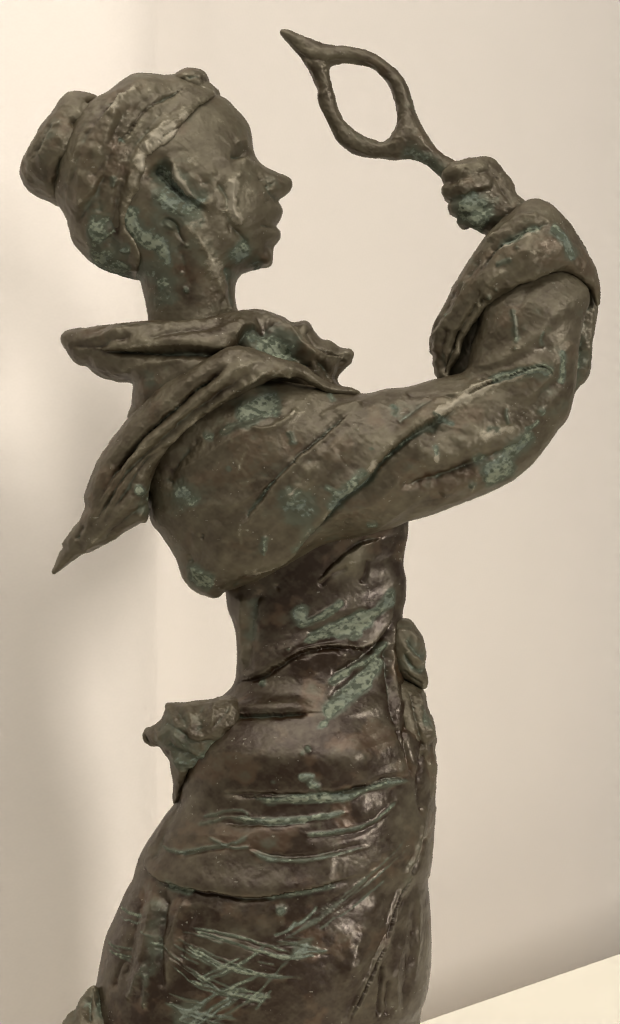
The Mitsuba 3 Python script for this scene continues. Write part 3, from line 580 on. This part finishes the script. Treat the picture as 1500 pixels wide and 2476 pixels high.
# ------------------------------------------------------------------ waist, skirt, bows
WAIST = [(1180, 470, 985), (1290, 500, 988), (1332, 520, 979), (1364, 530, 977), (1402, 540, 984), (1440, 545, 984), (1477, 551, 976), (1502, 562, 974), (1540, 571, 972), (1582, 573, 972), (1625, 571, 976), (1660, 564, 985), (1700, 540, 1000), (1780, 490, 1015), (1900, 480, 1020), (2600, 480, 1010)]
WRAPS = [
    ('g', [(640, 1420), (614, 1464), (606, 1529), (602, 1600), (590, 1640)], 14, -8), ('g', [(590, 1440), (585, 1500), (588, 1570), (590, 1620)], 14, 8), ('w', [(590, 1440), (585, 1540), (580, 1630)], 20, 0.5), ('p', [(600, 1440), (612, 1480), (604, 1560)], 14, 0.18),
    ('f', [(766, 1408), (790, 1380), (814, 1357), (850, 1330), (880, 1312), (925, 1300)], 28, 10), ('d', (860, 1360), 28, 8), ('w', [(820, 1390), (870, 1340), (900, 1320)], 26, 0.6), ('g', [(890, 1350), (884, 1390), (870, 1410)], 6, -6), ('g', [(770, 1420), (800, 1390), (840, 1370)], 5, -6),  # the pale stroke paints a highlight onto the lit facet
    ('g', [(713, 1515), (782, 1488), (838, 1450)], 6, 8, 0.6), ('g', [(720, 1560), (814, 1525), (879, 1497), (932, 1460), (955, 1412)], 6, 8, 0.6), ('g', [(735, 1540), (800, 1512), (850, 1492), (900, 1475)], 7, -8, 0.3), ('p', [(718, 1460), (730, 1485), (745, 1500)], 15, 0.62), ('p', [(800, 1540), (850, 1515), (905, 1495)], 16, 0.55), ('p', [(930, 1470), (952, 1440)], 12, 0.45), ('p', [(840, 1552), (880, 1530)], 8, 0.3),
    ('f', [(960, 1440), (930, 1530), (880, 1570), (782, 1565), (707, 1590), (643, 1634), (572, 1660)], 40, 12), ('g', [(570, 1655), (643, 1632), (707, 1580), (770, 1556), (830, 1550)], 8, -5), ('g', [(700, 1610), (770, 1585), (850, 1590)], 24, 9), ('w', [(700, 1640), (770, 1600), (830, 1570)], 30, -0.5), ('d', (840, 1575), 22, 7),
    ('g', [(793, 1657), (836, 1625), (900, 1593), (943, 1548)], 6, 7, 0.4), ('g', [(800, 1640), (850, 1605), (905, 1570), (945, 1520)], 8, -8), ('g', [(793, 1692), (850, 1650), (910, 1600)], 8, -8), ('p', [(795, 1660), (820, 1640), (850, 1625)], 9, 0.4), ('p', [(880, 1650), (905, 1625), (925, 1590)], 12, 0.6), ('p', [(780, 1735), (820, 1700), (860, 1670), (900, 1640)], 15, 0.68),
    ('g', [(932, 1560), (940, 1640), (946, 1700), (962, 1770)], 7, -11, 0.1), ('g', [(955, 1500), (950, 1580), (955, 1660), (972, 1740)], 8, 9), ('d', (632, 1658), 8, 4, 0.7), ('d', (700, 1572), 5, 4, 0.4), ('d', (672, 1420), 7, -5), ('d', (635, 1393), 3, 4, 0.6),
]
SKIRT = [(1180, 640, 860), (1560, 620, 900), (1640, 600, 960), (1690, 530, 995), (1740, 470, 1025), (1800, 440, 1045), (1860, 432, 1053), (1937, 425, 1053), (1974, 398, 1052), (2021, 366, 1049), (2061, 343, 1046), (2095, 329, 1043), (2123, 322, 1035), (2148, 308, 1037), (2195, 288, 1041), (2262, 258, 1043), (2310, 246, 1043), (2362, 237, 1039), (2410, 225, 1029), (2443, 215, 1011), (2476, 205, 1005), (2600, 190, 990), (2800, 150, 1000), (2960, 100, 1060)]
CLOTH = [
    ('g', [(540, 1735), (632, 1728), (707, 1725), (750, 1722)], 8, -8, 0.12), ('f', [(760, 1722), (700, 1726), (620, 1730), (540, 1738)], 30, 10), ('d', (860, 1840), 38, 9), ('p', [(775, 1740), (790, 1760)], 14, 0.5),
    ('d', (745, 1808), 10, 3, 0.6), ('d', (730, 1820), 8, 3, 0.4), ('g', [(720, 1880), (745, 1872), (760, 1880)], 5, 4, 0.55), ('d', (752, 1894), 10, 3, 0.5), ('d', (768, 1900), 9, 3, 0.4), ('d', (662, 1890), 8, 2, 0.3),
    ('g', [(520, 1925), (573, 1926), (675, 1922), (761, 1920), (847, 1912), (905, 1895), (970, 1888), (1013, 1893)], 7, -10), ('g', [(600, 1936), (675, 1934), (761, 1931), (847, 1927), (905, 1906), (970, 1898), (1013, 1903)], 5, 7, 0.45), ('p', [(690, 1932), (760, 1930), (850, 1926)], 8, 0.5), ('f', [(560, 1930), (760, 1926), (900, 1900), (1000, 1892)], 36, -7),
    ('g', [(557, 1984), (675, 1984), (782, 1973), (847, 1963)], 4, 5, 0.55), ('g', [(540, 1995), (640, 1994), (760, 1984)], 6, -5), ('g', [(730, 2013), (782, 2013), (879, 2000), (932, 1970), (972, 1940)], 3.5, 5, 0.45), ('g', [(740, 2022), (860, 2014), (930, 1984)], 8, -5),
    ('g', [(482, 1990), (560, 1965), (610, 1975)], 4, 3, 0.3), ('g', [(470, 2010), (540, 1985), (600, 1985)], 4, 3, 0.25),
    ('g', [(368, 2063), (421, 2075), (475, 2061), (569, 2038), (610, 2015)], 3.5, 4, 0.35), ('g', [(425, 2080), (480, 2066), (560, 2045)], 6, -6), ('g', [(500, 2030), (560, 2050), (610, 2045)], 3, 3, 0.3), ('g', [(596, 2053), (676, 2075), (770, 2071), (897, 2048)], 3.5, 4, 0.35), ('g', [(600, 2046), (676, 2066), (770, 2062), (880, 2042)], 6, -5),
    ('f', [(860, 2120), (760, 2140), (703, 2150), (609, 2164), (529, 2158), (448, 2153), (368, 2143), (326, 2110)], 40, 13, 0.06), ('g', [(703, 2154), (609, 2168), (529, 2161), (448, 2157), (372, 2148)], 5, -3), ('g', [(640, 2166), (720, 2152), (820, 2140)], 3, 3, 0.3), ('p', [(390, 2150), (430, 2158), (470, 2160)], 10, 0.35),
    ('d', (679, 2195), 12, 6, 0.8), ('g', [(425, 1960), (395, 2020), (372, 2080), (350, 2110)], 6, -6, 0.1), ('g', [(390, 2010), (365, 2060), (340, 2100)], 9, 6),
    ('g', [(368, 2175), (350, 2269), (336, 2336), (325, 2430)], 16, 9), ('g', [(398, 2162), (390, 2240), (384, 2309), (392, 2403)], 12, -10), ('g', [(450, 2175), (425, 2240), (412, 2300), (405, 2390)], 14, 8), ('g', [(345, 2160), (322, 2230), (305, 2310), (290, 2400)], 11, -8), ('g', [(470, 2200), (445, 2270), (438, 2330)], 10, -6), ('p', [(385, 2180), (372, 2280), (350, 2380)], 22, 0.18),
    ('g', [(300, 2440), (330, 2380), (350, 2340)], 7, 6, 0.2), ('g', [(345, 2450), (352, 2400), (350, 2360)], 7, 6, 0.2), ('g', [(262, 2420), (280, 2360), (300, 2330)], 6, -6),
    ('g', [(1000, 1720), (985, 1790), (1002, 1870), (1012, 1905)], 6, -9), ('g', [(962, 1760), (985, 1830), (1004, 1880)], 6, -8), ('g', [(1035, 1800), (1025, 1880), (1030, 2000)], 10, -9), ('g', [(1036, 1990), (1020, 2060), (1000, 2110), (975, 2140)], 9, 7, 0.1), ('g', [(1042, 2050), (1025, 2100), (1005, 2140)], 5, -8),
    ('g', [(1010, 2130), (971, 2185), (940, 2270), (895, 2365), (840, 2470)], 7, 9, 0.1), ('f', [(1010, 2140), (975, 2190), (945, 2275), (900, 2370), (845, 2475)], 30, -8), ('g', [(985, 2180), (950, 2250), (905, 2330)], 5, -6), ('g', [(931, 2336), (925, 2400), (918, 2472)], 6, -12), ('g', [(945, 2380), (940, 2440), (936, 2476)], 4, -7), ('g', [(1008, 2200), (1005, 2300), (990, 2400), (980, 2476)], 10, -6), ('g', [(975, 2290), (965, 2380), (960, 2476)], 12, 6), ('g', [(1020, 2180), (1020, 2300), (1005, 2420)], 8, 5),
    ('d', (905, 2195), 26, 6), ('d', (860, 2330), 34, 8), ('d', (800, 2085), 24, 5), ('d', (885, 1965), 26, 6), ('g', [(880, 2240), (850, 2320), (830, 2400)], 24, 7), ('w', [(700, 1780), (720, 2000), (720, 2200), (740, 2450)], 70, -0.25), ('w', [(460, 1900), (440, 2050), (420, 2250)], 60, 0.22), ('w', [(1000, 1900), (990, 2300)], 40, 0.25),  # broad bands: middle of the skirt darker, both sides paler
]
R = np.random.default_rng(4)
for a, b in (((649, 2269), (964, 2068)), ((660, 2280), (850, 2150)), ((690, 2262), (900, 2120)), ((720, 2250), (960, 2090)), ((700, 2235), (770, 2182)), ((780, 2200), (1000, 2060)), ((800, 2225), (940, 2130)), ((770, 2242), (812, 2212)), ((660, 2255), (720, 2218)), ((820, 2170), (990, 2040))):
    m = ((a[0] + b[0]) / 2 + R.uniform(-6, 6), (a[1] + b[1]) / 2 + R.uniform(2, 9))
    CLOTH.append(('g', [a, m, b], 2.6, R.uniform(-4, 2.5), R.uniform(0.15, 0.36)))
for line in ([(448, 2239), (569, 2255), (710, 2296)], [(421, 2269), (529, 2309), (622, 2336), (733, 2356)], [(401, 2322), (502, 2383), (656, 2396)], [(455, 2363), (569, 2396), (649, 2410)], [(395, 2423), (475, 2443), (582, 2450)], [(421, 2470), (529, 2389), (636, 2343)],
             [(455, 2472), (569, 2389), (600, 2372)], [(482, 2376), (596, 2309), (656, 2262)], [(656, 2276), (756, 2262)], [(703, 2296), (797, 2296)], [(264, 2239), (338, 2235)], [(244, 2322), (311, 2316)], [(244, 2336), (301, 2346)], [(622, 2309), (668, 2324)], [(590, 2420), (640, 2370), (700, 2310)],
             [(460, 2245), (540, 2262), (640, 2290)], [(440, 2280), (560, 2330), (700, 2348)], [(420, 2440), (520, 2462), (600, 2470)], [(500, 2470), (580, 2420), (640, 2390)], [(430, 2330), (480, 2350), (540, 2390)], [(600, 2280), (680, 2300), (705, 2306)], [(660, 2268), (720, 2272), (790, 2300)], [(360, 2290), (400, 2300), (440, 2330)], [(540, 2380), (620, 2385), (660, 2400)]):
    CLOTH.append(('g', [(x + R.uniform(-4, 4), y + R.uniform(-4, 4)) for x, y in line], R.uniform(1.7, 2.6), R.uniform(0.8, 2.2), R.uniform(0.26, 0.5)))
    dx, dy = R.uniform(-40, 40), R.uniform(-24, 24)
    CLOTH.append(('g', [(x + dx + R.uniform(-5, 5), y + dy + R.uniform(-5, 5)) for x, y in line[:2]], 1.8, 1.2, R.uniform(0.2, 0.42)))
    CLOTH.append(('g', [(x + 3, y + 6) for x, y in line], 2.6, -2, 0.05))
CLOTH += [('p', [(430, 2290), (560, 2350), (650, 2390)], 60, 0.10), ('p', [(400, 2440), (520, 2450)], 40, 0.25), ('p', [(700, 2290), (760, 2280)], 16, 0.25)]
V = 5.9
g = Grid((150, 1190, -330), (1090, 2560, 330))
Fd = smin(column(g, WAIST, ([1180, 1430, 1560, 1700, 1900, 2600], [0.42, 0.46, 0.60, 0.78, 0.6, 0.6]), 0), column(g, SKIRT, ([1180, 1560, 1700, 1800, 2600], [0.3, 0.45, 0.72, 0.80, 0.80])), 20)
part(ST + '__dress', Fd, g, WRAPS + CLOTH, wf=lambda v: np.interp(v[:, 1], [1180, 1430, 1560, 1700, 1900, 2300], [80, 90, 120, 190, 240, 270]), nseed=13, dust_tone=0.17, deep=1.1, drape=(0.95, -0.3, 3.0), rough=0.5, mat='mat_waxed_bronze', ridge=0.15, green=-0.10, cav=0.6)
V = 9.0
g = Grid((40, 2500, -420), (1140, 2952, 420))
part(ST + '__dress__hem', column(g, SKIRT, 0.805), g, nseed=18, dust_tone=0.35, fine_mesh=False)
V = 5.9
BOWL = [(541, 1679), (514, 1687), (477, 1690), (445, 1695), (412, 1695), (403, 1697), (401, 1716), (391, 1738), (372, 1754), (352, 1762), (351, 1770), (362, 1789), (375, 1799), (388, 1798), (402, 1815), (414, 1831), (415, 1856), (418, 1877), (419, 1920), (426, 1939), (460, 1900), (500, 1830), (570, 1760), (590, 1720), (580, 1685)]
V = 4.4
g = Grid((320, 1640, -140), (660, 1980, 300))
KNOTL = [('g', [(410, 1700), (440, 1730), (450, 1770), (440, 1810)], 12, -7), ('g', [(480, 1695), (490, 1730), (470, 1775)], 13, -7), ('g', [(450, 1705), (465, 1740), (455, 1790)], 11, 5), ('g', [(395, 1745), (430, 1760), (470, 1790), (520, 1785)], 8, -9), ('g', [(400, 1790), (430, 1815), (480, 1830)], 8, -9), ('w', [(440, 1740), (480, 1800)], 40, -0.3), ('g', [(520, 1690), (520, 1730), (500, 1770)], 8, 8), ('g', [(356, 1766), (368, 1764), (382, 1775), (388, 1795)], 5, 6), ('g', [(405, 1705), (430, 1712), (470, 1705)], 8, 6), ('d', (470, 1740), 26, -10), ('g', [(415, 1740), (440, 1790), (500, 1820), (560, 1770)], 12, 9, 0.1), ('d', (450, 1800), 22, -12, 0.1), ('g', [(420, 1835), (470, 1845), (520, 1815)], 10, 8, 0.2),
         ('g', [(470, 1850), (455, 1890), (432, 1930)], 7, -12), ('g', [(440, 1850), (430, 1900)], 9, 6), ('p', [(470, 1850), (500, 1830), (540, 1790)], 14, 0.25), ('d', (430, 1720), 14, -7), ('d', (500, 1710), 10, 6), ('g', [(560, 1700), (530, 1740), (480, 1770)], 9, -7)]
Fk = inflate(g, BOWL, 105, np.interp(g.uu, [350, 480, 580], [14, 60, 100]), p=0.45)
Fk = smin(Fk, chain(g, [(366, 1780, 26, 19), (420, 1760, 55, 30)]), 12)
Fk = smax(Fk, -chain(g, [(352, 1788, 40, 11), (374, 1779, 32, 11), (410, 1766, 40, 8)]), 4)
part(ST + '__back_bow', Fk, g, KNOTL, wf=110, nseed=14, dust_tone=0.45, rough=1.2, green=0.06)
V = 5.9
BOWR = [(940, 1500), (976, 1494), (991, 1496), (1010, 1518), (1023, 1545), (1030, 1582), (1029, 1609), (1037, 1636), (1037, 1657), (1021, 1669), (980, 1650), (940, 1600)]
g = Grid((890, 1450, -160), (1080, 1720, 160))
part(ST + '__front_knot', inflate(g, BOWR, 70, 0), g, [('g', [(975, 1540), (1000, 1570), (1028, 1590)], 7, -9, 0.1), ('g', [(972, 1580), (1000, 1612), (1030, 1625)], 7, -9, 0.1), ('g', [(985, 1520), (1008, 1545), (1020, 1570)], 8, 6), ('g', [(975, 1620), (1000, 1645), (1025, 1655)], 6, -7), ('g', [(980, 1560), (1005, 1590), (1026, 1605)], 8, 6)], wf=30, nseed=15, green=0.14, dust_tone=0.65)
DRAPE = [(960, 1640), (1021, 1669), (1034, 1711), (1045, 1732), (1053, 1764), (1057, 1786), (1053, 1802), (1057, 1834), (1053, 1893), (1052, 1957), (1047, 2050), (1043, 2093), (1033, 2123), (1000, 2120), (985, 2000), (970, 1850), (940, 1700)]
g = Grid((900, 1600, -200), (1100, 2170, 200))
part(ST + '__front_drape', inflate(g, DRAPE, 110, 0, p=0.42), g, [('g', [(990, 1660), (1005, 1740), (1030, 1810)], 7, -10), ('g', [(1010, 1680), (1035, 1750), (1048, 1790)], 7, 7, 0.1), ('d', (1030, 1740), 12, -8, 0.2), ('g', [(1020, 1800), (1030, 1880), (1028, 1960)], 7, -8), ('d', (1045, 1800), 8, -6), ('g', [(970, 1700), (990, 1780), (1010, 1860)], 8, 7)], wf=60, nseed=16, rough=1.4, green=0.06)
HEM = [(232, 2362), (210, 2390), (194, 2420), (184, 2420), (167, 2443), (147, 2476), (100, 2560), (120, 2700), (300, 2700), (380, 2560), (350, 2460), (300, 2430), (262, 2390), (244, 2360)]
g = Grid((60, 2260, -160), (430, 2760, 300))
part(ST + '__dress__bustle', inflate(g, HEM, 130, 90), g, [('g', [(230, 2375), (215, 2420), (220, 2470)], 9, -9), ('g', [(190, 2425), (200, 2460), (190, 2500)], 9, 7), ('d', (205, 2430), 14, -7, 0.1), ('p', [(220, 2440), (280, 2450)], 20, 0.25), ('g', [(250, 2400), (260, 2440), (300, 2476)], 9, 7)], wf=150, nseed=17, green=0.06, rough=1.3)
